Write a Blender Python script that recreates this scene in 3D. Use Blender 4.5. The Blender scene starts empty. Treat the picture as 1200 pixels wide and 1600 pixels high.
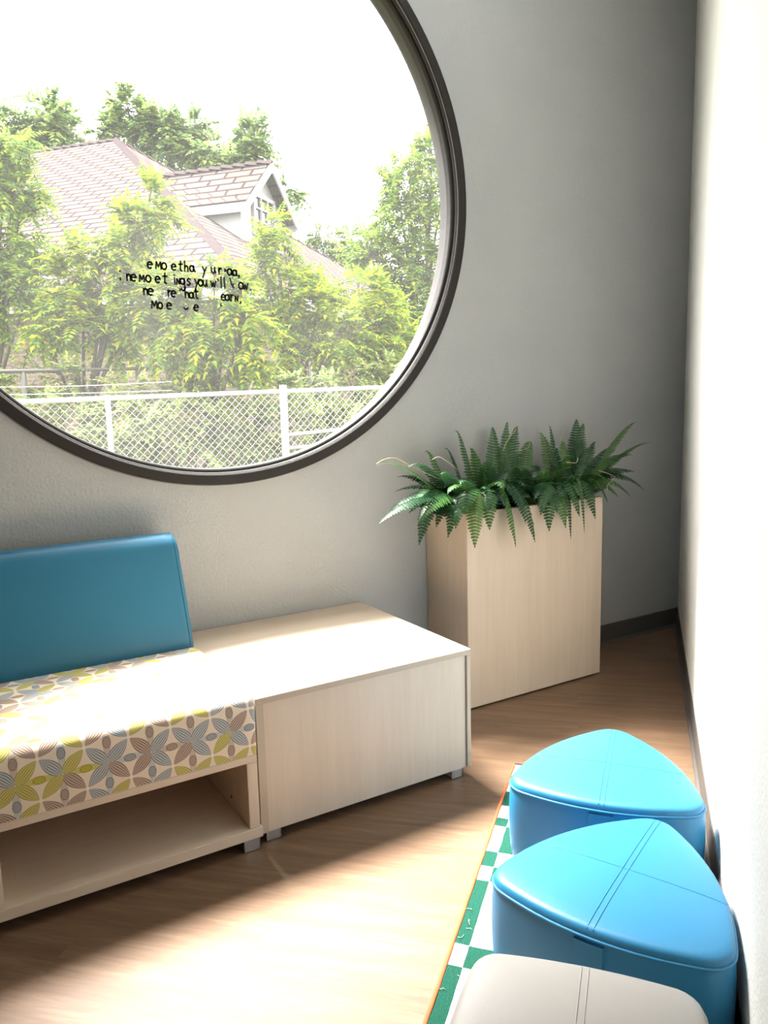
import bpy, bmesh, math, random
from mathutils import Vector, Matrix, noise
R = math.radians
random.seed(7)
S = bpy.context.scene
C = S.collection

# ------------------------------------------------------------------ camera, world, lights, exposure
YAW, PITCH, ROLL, FPX = 0.5412, -0.1489, -0.0250, 1223.39
EYE = Vector((0.0, -2.773, 1.305))
fw = Vector((math.sin(YAW)*math.cos(PITCH), math.cos(YAW)*math.cos(PITCH), math.sin(PITCH)))
rt0 = Vector((math.cos(YAW), -math.sin(YAW), 0)); up0 = rt0.cross(fw)
rt = math.cos(ROLL)*rt0 + math.sin(ROLL)*up0
up = -math.sin(ROLL)*rt0 + math.cos(ROLL)*up0
cd = bpy.data.cameras.new('camera'); cam = bpy.data.objects.new('camera', cd); C.objects.link(cam)
cam.matrix_world = Matrix(((rt.x, up.x, -fw.x, EYE.x), (rt.y, up.y, -fw.y, EYE.y), (rt.z, up.z, -fw.z, EYE.z), (0, 0, 0, 1)))
cd.sensor_fit = 'VERTICAL'; cd.sensor_height = 36; cd.lens = FPX/1600*36; cd.clip_start = .02; cd.clip_end = 200
S.camera = cam
S.view_settings.view_transform = 'Standard'; S.view_settings.look = 'None'; S.view_settings.gamma = 1
S.view_settings.use_curve_mapping = False
S.view_settings.exposure = 0.0
S.cycles.use_denoising = True
S.cycles.max_bounces = 10; S.cycles.diffuse_bounces = 6; S.cycles.transparent_max_bounces = 12
S.cycles.sample_clamp_indirect = 8

SKY = 12.0
w = bpy.data.worlds.new('overcast_sky'); S.world = w; w.use_nodes = True
nt = w.node_tree; nt.nodes.clear()
wo = nt.nodes.new('ShaderNodeOutputWorld'); bg = nt.nodes.new('ShaderNodeBackground')
tc = nt.nodes.new('ShaderNodeTexCoord'); sx = nt.nodes.new('ShaderNodeSeparateXYZ')
mr = nt.nodes.new('ShaderNodeMapRange'); mr.inputs[1].default_value = 0; mr.inputs[2].default_value = 1
mr.inputs[3].default_value = SKY*.55; mr.inputs[4].default_value = SKY*1.3
nt.links.new(tc.outputs['Generated'], sx.inputs[0]); nt.links.new(sx.outputs[2], mr.inputs[0])
nt.links.new(mr.outputs[0], bg.inputs[1]); bg.inputs[0].default_value = (1, .99, .97, 1)
nt.links.new(bg.outputs[0], wo.inputs[0])

sl = bpy.data.lights.new('hazy_sun', 'SUN'); sl.energy = 47; sl.angle = R(18); sl.color = (1, .975, .94)
so = bpy.data.objects.new('hazy_sun', sl); C.objects.link(so)
so.rotation_euler = Vector((.12, -.56, -1)).to_track_quat('-Z', 'Y').to_euler()      # high, veiled, coming in through the round window
def area(name, loc, size, energy, col, rot=(0, 0, 0)):
    l = bpy.data.lights.new(name, 'AREA'); l.shape = 'SQUARE'; l.size = size; l.energy = energy; l.color = col
    o = bpy.data.objects.new(name, l); C.objects.link(o); o.location = loc; o.rotation_euler = rot; return o
area('fill_light_corner', (1.75, -1.1, 3.66), .6, 18, (.93, .97, 1))  # added fill without a fixture, brightens the upper window wall
area('fill_light_room', (-1.6, -3.6, 3.7), 1.2, 1, (1, .95, .88))  # added weak fill for the room, no lamp of its own
pl = bpy.data.lights.new('window_sky_portal', 'AREA'); pl.shape = 'DISK'; pl.size = 2.3; pl.cycles.is_portal = True
po = bpy.data.objects.new('window_sky_portal', pl); C.objects.link(po)
po.location = (1.0041, .3, 2.0878); po.rotation_euler = (R(-90), 0, 0)

# ------------------------------------------------------------------ node helpers
class V:
    """a value socket in a material's node tree, with arithmetic"""
    def __init__(s, nt, sock): s.nt = nt; s.k = sock
    def op(s, o, b=None, c=None):
        n = s.nt.nodes.new('ShaderNodeMath'); n.operation = o
        for i, v in enumerate((s, b, c)):
            if v is None: continue
            if isinstance(v, V): s.nt.links.new(v.k, n.inputs[i])
            else: n.inputs[i].default_value = v
        return V(s.nt, n.outputs[0])
    def __add__(s, b): return s.op('ADD', b)
    def __sub__(s, b): return s.op('SUBTRACT', b)
    def __mul__(s, b): return s.op('MULTIPLY', b)
    def __truediv__(s, b): return s.op('DIVIDE', b)
    def __rsub__(s, b): return (s*-1)+b
    def lt(s, b): return s.op('LESS_THAN', b)
    def gt(s, b): return s.op('GREATER_THAN', b)
    def abs(s): return s.op('ABSOLUTE')
    def fract(s): return s.op('FRACT')
    def floor(s): return s.op('FLOOR')
    def sin(s): return s.op('SINE')
    def max(s, b): return s.op('MAXIMUM', b)
    def min(s, b): return s.op('MINIMUM', b)
    def pow(s, b): return s.op('POWER', b)
    def smooth(s, a, b, lo=0., hi=1.):
        n = s.nt.nodes.new('ShaderNodeMapRange'); s.nt.links.new(s.k, n.inputs[0])
        for i, v in enumerate((a, b, lo, hi)): n.inputs[i+1].default_value = v
        return V(s.nt, n.outputs[0])

class Mat:
    def __init__(s, name, col=(.5, .5, .5), rough=.6, metal=0., spec=.5):
        s.m = bpy.data.materials.new(name); s.m.use_nodes = True; s.nt = s.m.node_tree
        s.b = s.nt.nodes['Principled BSDF']; s.out = s.nt.nodes['Material Output']
        s.b.inputs['Base Color'].default_value = (*col, 1); s.b.inputs['Roughness'].default_value = rough
        s.b.inputs['Metallic'].default_value = metal; s.b.inputs['Specular IOR Level'].default_value = spec
    def n(s, t): return s.nt.nodes.new(t)
    def l(s, a, b): s.nt.links.new(a.k if isinstance(a, V) else a, b)
    def coord(s, kind='Object', scale=(1, 1, 1), rot=(0, 0, 0), loc=(0, 0, 0)):
        t = s.n('ShaderNodeTexCoord'); mp = s.n('ShaderNodeMapping'); s.l(t.outputs[kind], mp.inputs[0])
        mp.inputs['Location'].default_value = loc; mp.inputs['Rotation'].default_value = rot; mp.inputs['Scale'].default_value = scale
        return mp.outputs[0]
    def noise(s, vec, scale, detail=3., rough=.5, dist=0.):
        t = s.n('ShaderNodeTexNoise'); s.l(vec, t.inputs['Vector'])
        t.inputs['Scale'].default_value = scale; t.inputs['Detail'].default_value = detail
        t.inputs['Roughness'].default_value = rough; t.inputs['Distortion'].default_value = dist
        return V(s.nt, t.outputs[0])
    def mix(s, f, a, b):
        t = s.n('ShaderNodeMix'); t.data_type = 'RGBA'
        if isinstance(f, V): s.l(f, t.inputs[0])
        else: t.inputs[0].default_value = f
        for v, i in ((a, 6), (b, 7)):
            if isinstance(v, tuple): t.inputs[i].default_value = (*v, 1)
            else: s.l(v, t.inputs[i])
        return t.outputs[2]
    def ramp(s, f, stops):
        t = s.n('ShaderNodeValToRGB'); s.l(f, t.inputs[0]); e = t.color_ramp.elements
        while len(e) < len(stops): e.new(.5)
        for q, (p, c) in zip(e, stops): q.position = p; q.color = (*c, 1)
        return t.outputs[0]
    def col(s, x): s.l(x, s.b.inputs['Base Color']); return s
    def bump(s, h, strength=.3, dist=.01):
        t = s.n('ShaderNodeBump'); t.inputs['Strength'].default_value = strength; t.inputs['Distance'].default_value = dist
        s.l(h, t.inputs['Height']); s.l(t.outputs[0], s.b.inputs['Normal']); return s
    def island(s):
        g = s.n('ShaderNodeNewGeometry'); return V(s.nt, g.outputs['Random Per Island'])
    def objrand(s):
        g = s.n('ShaderNodeObjectInfo'); return V(s.nt, g.outputs['Random'])

def paint(name, col, sc=90, st=.6):
    M = Mat(name, col, .75, spec=.25); v = M.coord()
    a = M.noise(v, sc, 4, .6); b = M.noise(v, sc*.25, 2)
    M.bump(a + b*.8, st, .005)
    M.col(M.mix(M.noise(v, 3, 2).smooth(.3, .7), tuple(c*.97 for c in col), tuple(min(1, c*1.03) for c in col)))
    return M.m
def laminate(name, axis='Z', c1=(.55, .435, .325), c2=(.64, .525, .41)):
    M = Mat(name, c1, .42, spec=.4)
    sc = {'Z': (1, 1, .06), 'X': (.06, 1, 1), 'Y': (1, .06, 1)}[axis]
    v = M.coord(scale=sc)
    g = M.noise(v, 55, 5, .65, .4); h = M.noise(v, 9, 3, .5, .3)
    M.col(M.mix((g*.55 + h*.6).smooth(.35, .8), c1, c2)); M.bump(g, .04, .002)
    return M.m

MAT = {}
MAT['wall_grey'] = paint('grey_wall_paint', (.385, .39, .385))
MAT['wall_white'] = paint('white_wall_paint', (.86, .845, .80), 110, .4)
MAT['ceiling'] = paint('ceiling_paint', (.75, .75, .73))
MAT['lam_v'] = laminate('pale_laminate_upright_grain', 'Z')
MAT['lam_h'] = laminate('pale_laminate_level_grain', 'X')
MAT['lam_edge'] = laminate('laminate_edge_band', 'X', (.42, .325, .235), (.49, .39, .29))
MAT['lam_edge_v'] = laminate('laminate_edge_band_upright', 'Z', (.45, .355, .26), (.52, .42, .315))
MAT['base'] = Mat('dark_rubber_baseboard', (.085, .075, .068), .5).m
MAT['frame'] = Mat('dark_bronze_window_frame', (.022, .018, .016), .5, spec=.25).m
MAT['bead'] = Mat('highlight_bead', (.55, .53, .5), .3, .6).m  # pale colour draws the highlight line along the frame's step
MAT['caulk'] = Mat('grey_caulk', (.22, .21, .2), .7).m
MAT['steel'] = Mat('brushed_steel', (.55, .54, .53), .38, .9).m
MAT['dark'] = Mat('dark_recess_shade', (.02, .02, .02), .5).m
MAT['soil'] = Mat('dark_foam_soil', (.012, .012, .013), .9).m
MAT['ink'] = Mat('black_vinyl', (.006, .006, .007), .5).m
MAT['orange'] = Mat('orange_wool_binding', (.36, .08, .022), .9).m

def floor_mat():
    M = Mat('oak_vinyl_planks', (.3, .2, .12), .42, spec=.4)
    v = M.coord(rot=(0, 0, R(44.4)))
    br = M.n('ShaderNodeTexBrick'); M.l(v, br.inputs['Vector'])
    br.offset = .37; br.inputs['Scale'].default_value = 1; br.inputs['Mortar Size'].default_value = .0011
    br.inputs['Brick Width'].default_value = 1.22; br.inputs['Row Height'].default_value = .152
    br.inputs['Color1'].default_value = (0, 0, 0, 1); br.inputs['Color2'].default_value = (1, 1, 1, 1); br.inputs['Mortar'].default_value = (.5, .5, .5, 1)
    sp = M.n('ShaderNodeSeparateColor'); M.l(br.outputs[0], sp.inputs[0]); r = V(M.nt, sp.outputs[0])
    ad = M.n('ShaderNodeVectorMath'); ad.operation = 'ADD'; cb = M.n('ShaderNodeCombineXYZ'); M.l(r*7.3, cb.inputs[2]); M.l(v, ad.inputs[0]); M.l(cb.outputs[0], ad.inputs[1])
    mp = M.n('ShaderNodeMapping'); mp.inputs['Scale'].default_value = (1.1, 13, 1); M.l(ad.outputs[0], mp.inputs[0])
    g = M.noise(mp.outputs[0], 5, 6, .62, .9); h = M.noise(mp.outputs[0], 1.6, 3, .5, .6)
    f = (g*.6 + h*.5 + r*.05).smooth(.36, .86)
    c = M.ramp(f, [(0, (.11, .061, .034)), (.5, (.165, .098, .057)), (1, (.24, .155, .097))])
    M.col(M.mix(V(M.nt, br.outputs['Fac'])*.35, c, (.14, .085, .048))); M.bump(g - V(M.nt, br.outputs['Fac'])*.8, .05, .003)
    return M.m
MAT['floor'] = floor_mat()

def leather(name, col):
    M = Mat(name, col, .42, spec=.4); v = M.coord()
    vo = M.n('ShaderNodeTexVoronoi'); M.l(v, vo.inputs['Vector']); vo.inputs['Scale'].default_value = 420
    M.bump(V(M.nt, vo.outputs[0])*.6 + M.noise(v, 14, 3)*1.2, .07, .004)
    return M.m
MAT['blue'] = leather('sky_blue_vinyl', (.024, .178, .34))
MAT['teal'] = leather('teal_blue_vinyl', (.016, .135, .235))
MAT['grey_vinyl'] = leather('warm_grey_vinyl', (.275, .257, .24))

def flower_fabric():
    M = Mat('flower_print_fabric', (.7, .6, .45), .8, spec=.2)
    t = M.n('ShaderNodeTexCoord'); sx = M.n('ShaderNodeSeparateXYZ'); M.l(t.outputs['UV'], sx.inputs[0])
    U, W = V(M.nt, sx.outputs[0]), V(M.nt, sx.outputs[1])
    px, py = U.fract() - .5, W.fract() - .5
    qx, qy = px.abs(), py.abs()
    def hash_(kx, ky, k):
        return (((kx*12.9898 + ky*78.233 + k).sin())*43758.5).fract()
    cx, cy = U.floor(), W.floor()
    sgx, sgy = px.gt(0), py.gt(0)
    # diagonal petals: from the flower's centre to the cell's corner
    s = (qx+qy)*.70711; d = (qx-qy).abs()*.70711
    sn = (s/.665).min(1).max(0)
    wd = (((sn.pow(.85))*math.pi).sin().max(0).pow(.8))*.152 + .0005
    inp = d.lt(wd)*s.lt(.66)*s.gt(.012)
    rel = d/wd
    line1 = ((rel*2.7 + .5).fract() - .5).abs().gt(.30)
    edge1 = rel.gt(.84)
    h1 = hash_(cx + sgx*.31, cy + sgy*.47, 1.7)
    pal = [(0, (.50, .37, .29)), (.36, (.50, .37, .29)), (.361, (.47, .475, .46)), (.66, (.47, .475, .46)), (.661, (.56, .48, .17)), (1, (.56, .48, .17))]
    def const(f, st):
        o = M.ramp(f, st); o.node.color_ramp.interpolation = 'CONSTANT'; return o
    pc = const(h1, pal)
    dk = const(h1, [(0, (.13, .085, .065)), (.361, (.12, .125, .13)), (.661, (.27, .23, .04))])
    # axis petals (pale, veined) and the little hexagons between two flowers
    sm, tm = qx.max(qy), qx.min(qy)
    sn2 = (sm/.5).min(1)
    wa = (sm*.20 + .012)*sm.lt(.47)
    ina = tm.lt(wa)*sm.gt(.02)
    line2 = (((tm/wa.max(.001))*2.5).fract() - .5).abs().gt(.34)
    horiz = qx.gt(qy)
    kx = cx + horiz*px.gt(0); ky = cy + (1-horiz)*py.gt(0)
    h2 = hash_(kx*1.3 + horiz*.37, ky*1.7, 5.1)
    ac = const(h2, [(0, (.62, .50, .40)), (.62, (.60, .53, .18)), (.8, (.60, .57, .52))])
    hx = ((.5 - sm)*.72).max((.5 - sm)*.42 + tm*.95)
    inh = hx.lt(.098); hl = hx.gt(.084) + ((hx*62).fract() - .5).abs().gt(.4)
    hc = const(h2, [(0, (.40, .30, .235)), (.62, (.46, .40, .07)), (.8, (.33, .34, .34))])
    hd = const(h2, [(0, (.17, .12, .09)), (.62, (.25, .21, .03)), (.8, (.13, .135, .14))])
    base = (.73, .605, .47)
    c = M.mix(ina, base, M.mix(line2*.75, ac, hd))
    c = M.mix(inh, c, M.mix(hl.min(1)*.8, hc, hd))
    c = M.mix(inp, c, M.mix((line1 + edge1).min(1)*.85, pc, dk))
    gap = (s.gt(.67)*1.0).min(1)
    c = M.mix(gap, c, (.78, .69, .57))
    M.col(c)
    v = M.coord(); M.bump(M.noise(v, 600, 2), .1, .001)
    return M.m
MAT['flower'] = flower_fabric()

def glass_mat():
    m = bpy.data.materials.new('glare_veil_glass'); m.use_nodes = True; nt = m.node_tree; nt.nodes.clear()
    o = nt.nodes.new('ShaderNodeOutputMaterial'); tr = nt.nodes.new('ShaderNodeBsdfTransparent'); gl = nt.nodes.new('ShaderNodeBsdfGlossy')
    tl = nt.nodes.new('ShaderNodeBsdfTranslucent'); fr = nt.nodes.new('ShaderNodeFresnel'); fr.inputs[0].default_value = 1.45
    m1 = nt.nodes.new('ShaderNodeMixShader'); m2 = nt.nodes.new('ShaderNodeMixShader')
    gl.inputs['Roughness'].default_value = .02; tr.inputs[0].default_value = (.97, .985, .98, 1)
    tl.inputs[0].default_value = (1, 1, 1, 1)
    t = nt.nodes.new('ShaderNodeTexCoord'); n = nt.nodes.new('ShaderNodeTexNoise'); n.inputs['Scale'].default_value = 1.6
    nt.links.new(t.outputs['Object'], n.inputs['Vector'])
    r = nt.nodes.new('ShaderNodeMapRange'); nt.links.new(n.outputs[0], r.inputs[0])
    r.inputs[1].default_value = .3; r.inputs[2].default_value = .75; r.inputs[3].default_value = GLARE_VEIL*.6; r.inputs[4].default_value = GLARE_VEIL*1.5
    nt.links.new(r.outputs[0], m1.inputs[0]); nt.links.new(tr.outputs[0], m1.inputs[1]); nt.links.new(tl.outputs[0], m1.inputs[2])
    nt.links.new(fr.outputs[0], m2.inputs[0]); nt.links.new(m1.outputs[0], m2.inputs[1]); nt.links.new(gl.outputs[0], m2.inputs[2])
    nt.links.new(m2.outputs[0], o.inputs[0]); return m
GLARE_VEIL = .018  # translucent share of the glass, whitens the view like lens glare
MAT['glass'] = glass_mat()

def leaf_mat(name, stops, trans=.5, rough=.8, rnd='island', spec=.04):
    M = Mat(name, stops[0][1], rough, spec=spec)
    f = M.island() if rnd == 'island' else M.objrand()
    c = M.ramp(f, stops); M.col(c)
    tl = M.n('ShaderNodeBsdfTranslucent'); M.l(c, tl.inputs[0])
    mx = M.n('ShaderNodeMixShader'); mx.inputs[0].default_value = trans
    M.l(M.b.outputs[0], mx.inputs[1]); M.l(tl.outputs[0], mx.inputs[2]); M.l(mx.outputs[0], M.out.inputs[0])
    return M.m
MAT['leaf_near'] = leaf_mat('yellow_green_leaves', [(0, (0.0348, 0.0739, 0.0152)), (.4, (0.0827, 0.1479, 0.0130)), (.75, (0.1849, 0.2175, 0.0087)), (1, (0.3045, 0.2936, 0.0043))])
MAT['leaf_mid'] = leaf_mat('fresh_green_leaves', [(0, (0.0384, 0.0816, 0.0240)), (.5, (0.0912, 0.1536, 0.0288)), (1, (0.2160, 0.2520, 0.0144))])
MAT['leaf_far'] = leaf_mat('far_green_leaves', [(0, (0.0372, 0.0686, 0.0286)), (.6, (0.0972, 0.1487, 0.0458)), (1, (0.2002, 0.2431, 0.0515))])
MAT['vine'] = leaf_mat('vine_leaves', [(0, (0.0497, 0.0807, 0.0342)), (.5, (0.1118, 0.1490, 0.0466)), (.85, (0.2174, 0.2484, 0.0621)), (1, (0.2639, 0.1708, 0.0994))])
MAT['bark'] = Mat('grey_bark', (.045, .036, .028), .9).m
MAT['fern'] = leaf_mat('fern_green', [(0, (.014, .052, .022)), (.5, (.030, .092, .028)), (.85, (.058, .14, .032)), (1, (.10, .19, .045))], .25, .33, 'obj', .4)
MAT['fern_pale'] = Mat('pale_fern_stem', (.42, .36, .2), .6).m
MAT['galv'] = Mat('galvanised_steel', (.30, .30, .30), .5, .2).m
MAT['rust'] = Mat('weathered_pipe', (.03, .027, .024), .8).m
MAT['trim'] = Mat('white_house_trim', (.22, .22, .215), .6).m
MAT['pane'] = Mat('dark_house_pane', (.012, .014, .016), .15).m

def brick(name, c1, c2, mor, wdt, hgt, ms, off=.5):
    M = Mat(name, c1, .95, spec=0.); t = M.n('ShaderNodeTexCoord'); br = M.n('ShaderNodeTexBrick'); M.l(t.outputs['UV'], br.inputs['Vector'])
    br.offset = off; br.inputs['Scale'].default_value = 1; br.inputs['Mortar Size'].default_value = ms
    br.inputs['Brick Width'].default_value = wdt; br.inputs['Row Height'].default_value = hgt
    for k, c in (('Color1', c1), ('Color2', c2), ('Mortar', mor)): br.inputs[k].default_value = (*c, 1)
    M.col(br.outputs[0]); return M.m
MAT['shingle'] = brick('pinkish_roof_shingles', (.056, .046, .0425), (.068, .056, .052), (.021, .015, .0145), .62, .27, .034)
MAT['hbrick'] = brick('pale_house_brick', (0.0975, 0.0683, 0.0527), (0.1170, 0.0878, 0.0663), (0.1365, 0.1268, 0.1170), .22, .075, .008)
def ground_mat():
    M = Mat('overgrown_ground', (.08, .09, .04), .95, spec=.1); v = M.coord()
    M.col(M.ramp(M.noise(v, 2.5, 6, .7), [(.3, (.10, .072, .058)), (.5, (.06, .07, .03)), (.7, (.11, .10, .08))])); return M.m
MAT['ground'] = ground_mat()

# ------------------------------------------------------------------ mesh helpers
def link(name, me, m=None, parent=None):
    o = bpy.data.objects.new(name, me); C.objects.link(o)
    if m is not None: me.materials.append(MAT[m] if isinstance(m, str) else m)
    if parent: o.parent = parent
    return o
def mesh(name, v, f, m=None, parent=None, smooth=False):
    me = bpy.data.meshes.new(name); me.from_pydata([tuple(p) for p in v], [], f); me.update()
    if smooth:
        for p in me.polygons: p.use_smooth = True
    return link(name, me, m, parent)
def bm_obj(name, bm, m=None, parent=None, smooth=False):
    bmesh.ops.recalc_face_normals(bm, faces=bm.faces[:])
    me = bpy.data.meshes.new(name); bm.to_mesh(me); bm.free()
    if smooth:
        for p in me.polygons: p.use_smooth = True
    return link(name, me, m, parent)
def box(name, lo, hi, m, parent=None, bev=.0015):
    bm = bmesh.new(); bmesh.ops.create_cube(bm, size=1)
    for v in bm.verts: v.co = Vector([lo[i] + (v.co[i]+.5)*(hi[i]-lo[i]) for i in range(3)])
    if bev: bmesh.ops.bevel(bm, geom=bm.edges[:], offset=bev, segments=2, affect='EDGES')
    return bm_obj(name, bm, m, parent)
def tube_geo(V_, F_, pts, r, seg=8, closed=False, cap=True):
    n = len(pts); b0 = len(V_); prev = None
    for i, p in enumerate(pts):
        p = Vector(p); a = Vector(pts[(i-1) % n] if (closed or i > 0) else pts[0]); b = Vector(pts[(i+1) % n] if (closed or i < n-1) else pts[-1])
        t = (b-a).normalized()
        if prev is None:
            u = t.orthogonal().normalized()
        else:
            u = (prev - t*prev.dot(t)).normalized()
        prev = u; v = t.cross(u); rr = r[i] if isinstance(r, (list, tuple)) else r
        for k in range(seg):
            an = 2*math.pi*k/seg; V_.append(p + u*math.cos(an)*rr + v*math.sin(an)*rr)
    for i in range(n if closed else n-1):
        for k in range(seg):
            F_.append((b0+i*seg+k, b0+i*seg+(k+1) % seg, b0+((i+1) % n)*seg+(k+1) % seg, b0+((i+1) % n)*seg+k))
    if cap and not closed:
        F_.append(tuple(b0+k for k in range(seg))[::-1]); F_.append(tuple(b0+(n-1)*seg+k for k in range(seg)))
def tube(name, pts, r, m, parent=None, seg=8, closed=False):
    v, f = [], []; tube_geo(v, f, pts, r, seg, closed); return mesh(name, v, f, m, parent, True)
def empty(name, loc, label=None, cat=None, group=None, kind=None, rz=0):
    o = bpy.data.objects.new(name, None); C.objects.link(o); o.location = loc; o.rotation_euler = (0, 0, rz); o.empty_display_size = .1
    return tag(o, label, cat, group, kind)
def tag(o, label=None, cat=None, group=None, kind=None):
    for k, v in (('label', label), ('category', cat), ('group', group), ('kind', kind)):
        if v: o[k] = v
    return o
def ray(x, y): return fw + rt*((x-600)/FPX) - up*((y-800)/FPX)
def at_y(x, y, Y): d = ray(x, y); return EYE + d*((Y-EYE.y)/d.y)
def at_d(x, y, D): return EYE + ray(x, y)*D
def at_plane(x, y, P, n): d = ray(x, y); return EYE + d*((P-EYE).dot(n)/d.dot(n))

# ------------------------------------------------------------------ the room
WC = Vector((1.0041, 0, 2.0878)); WR = 1.0976
COR = Vector((3.549, 0, 0)); WAN = .7103
WD = Vector((-math.cos(WAN), -math.sin(WAN), 0)); WN = Vector((-math.sin(WAN), math.cos(WAN), 0))
def along(a, p, z=0.): return COR + WD*a + WN*p + Vector((0, 0, z))
CEIL = 3.75; XL = -4.3; YB = -6.4
ENDR = along(-YB/math.sin(WAN), 0)

def wall_back():
    hole = 1.075; th = .12; x0, x1, z0, z1 = XL, COR.x, 0, CEIL
    angs = [2*math.pi*i/128 for i in range(128)]
    for X in (x0, x1):
        for Z in (z0, z1): angs.append(math.atan2(Z-WC.z, X-WC.x) % (2*math.pi))
    angs.sort(); V_, F_ = [], []
    for a in angs:
        c, s = math.cos(a), math.sin(a); t = 1e9
        if c > 1e-9: t = min(t, (x1-WC.x)/c)
        if c < -1e-9: t = min(t, (x0-WC.x)/c)
        if s > 1e-9: t = min(t, (z1-WC.z)/s)
        if s < -1e-9: t = min(t, (z0-WC.z)/s)
        for rr, y in ((hole, 0), (t, 0), (t, th), (hole, th)): V_.append((WC.x+c*rr, y, WC.z+s*rr))
    n = len(angs)
    for i in range(n):
        j = (i+1) % n
        for k in range(4): F_.append((4*i+k, 4*j+k, 4*j+(k+1) % 4, 4*i+(k+1) % 4))
    return mesh('wall_back', V_, F_, 'wall_grey')
tag(wall_back(), kind='structure')
def quad_slab(name, a, b, z0, z1, n, th, m):
    a, b, n = Vector(a), Vector(b), Vector(n); v = []
    for off in (Vector(), n*th):
        for p, z in ((a, z0), (b, z0), (b, z1), (a, z1)): v.append((p.x+off.x, p.y+off.y, z))
    return tag(mesh(name, v, [(0, 1, 2, 3), (7, 6, 5, 4), (0, 4, 5, 1), (1, 5, 6, 2), (2, 6, 7, 3), (3, 7, 4, 0)], m), kind='structure')
quad_slab('wall_right', along(-.3, 0), ENDR - WD*-.2, 0, CEIL, -WN, .15, 'wall_white')
quad_slab('wall_left', (XL, .12, 0), (XL, YB-.2, 0), 0, CEIL, (-1, 0, 0), .15, 'wall_white')
quad_slab('wall_front', (XL-.2, YB, 0), (ENDR.x+.4, YB, 0), 0, CEIL, (0, -1, 0), .15, 'wall_white')
def poly_slab(name, z, th, m):
    p = [(XL-.15, .2), (COR.x+.4, .2), (COR.x+.4, -.02), (ENDR.x+.5, YB-.15), (XL-.15, YB-.15)]; n = len(p)
    v = [(x, y, z) for x, y in p] + [(x, y, z+th) for x, y in p]
    return tag(mesh(name, v, [tuple(range(n)), tuple(range(2*n-1, n-1, -1))] + [(i, (i+1) % n, n+(i+1) % n, n+i) for i in range(n)], m), kind='structure')
poly_slab('floor', 0, -.1, 'floor'); poly_slab('ceiling', CEIL, .1, 'ceiling')
def skirting(name, a, b, n):
    prof = [(0, 0), (.016, 0), (.013, .006), (.006, .012), (.005, .094), (.003, .1014), (0, .1014)]
    v = []
    for p in (a, b):
        for d, z in prof: v.append((p.x+n.x*d, p.y+n.y*d, z))
    k = len(prof)
    f = [(i, (i+1) % k, k+(i+1) % k, k+i) for i in range(k)] + [tuple(range(k)), tuple(range(2*k-1, k-1, -1))]
    return tag(mesh(name, v, f, 'base'), kind='structure')
skirting('baseboard_back', Vector((XL, 0, 0)), Vector((COR.x, 0, 0)), Vector((0, -1, 0)))
skirting('baseboard_right', along(0, 0), ENDR, WN)

def ring(name, prof, m, parent, n=160):
    V_, F_ = [], []; k = len(prof)
    for i in range(n):
        a = 2*math.pi*i/n
        for r_, y in prof: V_.append((math.cos(a)*r_, y, math.sin(a)*r_))
    for i in range(n):
        j = (i+1) % n
        for q in range(k): F_.append((i*k+q, j*k+q, j*k+(q+1) % k, i*k+(q+1) % k))
    return mesh(name, V_, F_, m, parent)
win = empty('window_1', WC, kind='structure')
ring('window_frame', [(WR, .0), (WR, -.012), (1.094, -.015), (1.062, -.015), (1.059, -.012), (1.059, .02), (1.059, .125), (WR-.02, .125), (WR-.02, .0)], 'frame', win)
ring('glazing_stop', [(1.0592, -.006), (1.054, -.006), (1.052, -.003), (1.052, .012), (1.046, .012), (1.041, .016), (1.0385, .022), (1.0385, .048), (1.0592, .048)], 'frame', win)
ring('glazing_bead', [(1.0592, -.0075), (1.0555, -.0075), (1.0555, -.0055), (1.0592, -.0055)], 'bead', win)
ring('caulk_line', [(WR+.004, .001), (WR+.003, -.004), (WR-.001, -.008), (WR-.001, .001)], 'caulk', win)
gv = [(math.cos(2*math.pi*i/128)*1.05, .05, math.sin(2*math.pi*i/128)*1.05) for i in range(128)]
mesh('glass_pane', gv, [tuple(range(128))], 'glass', win)

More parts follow.
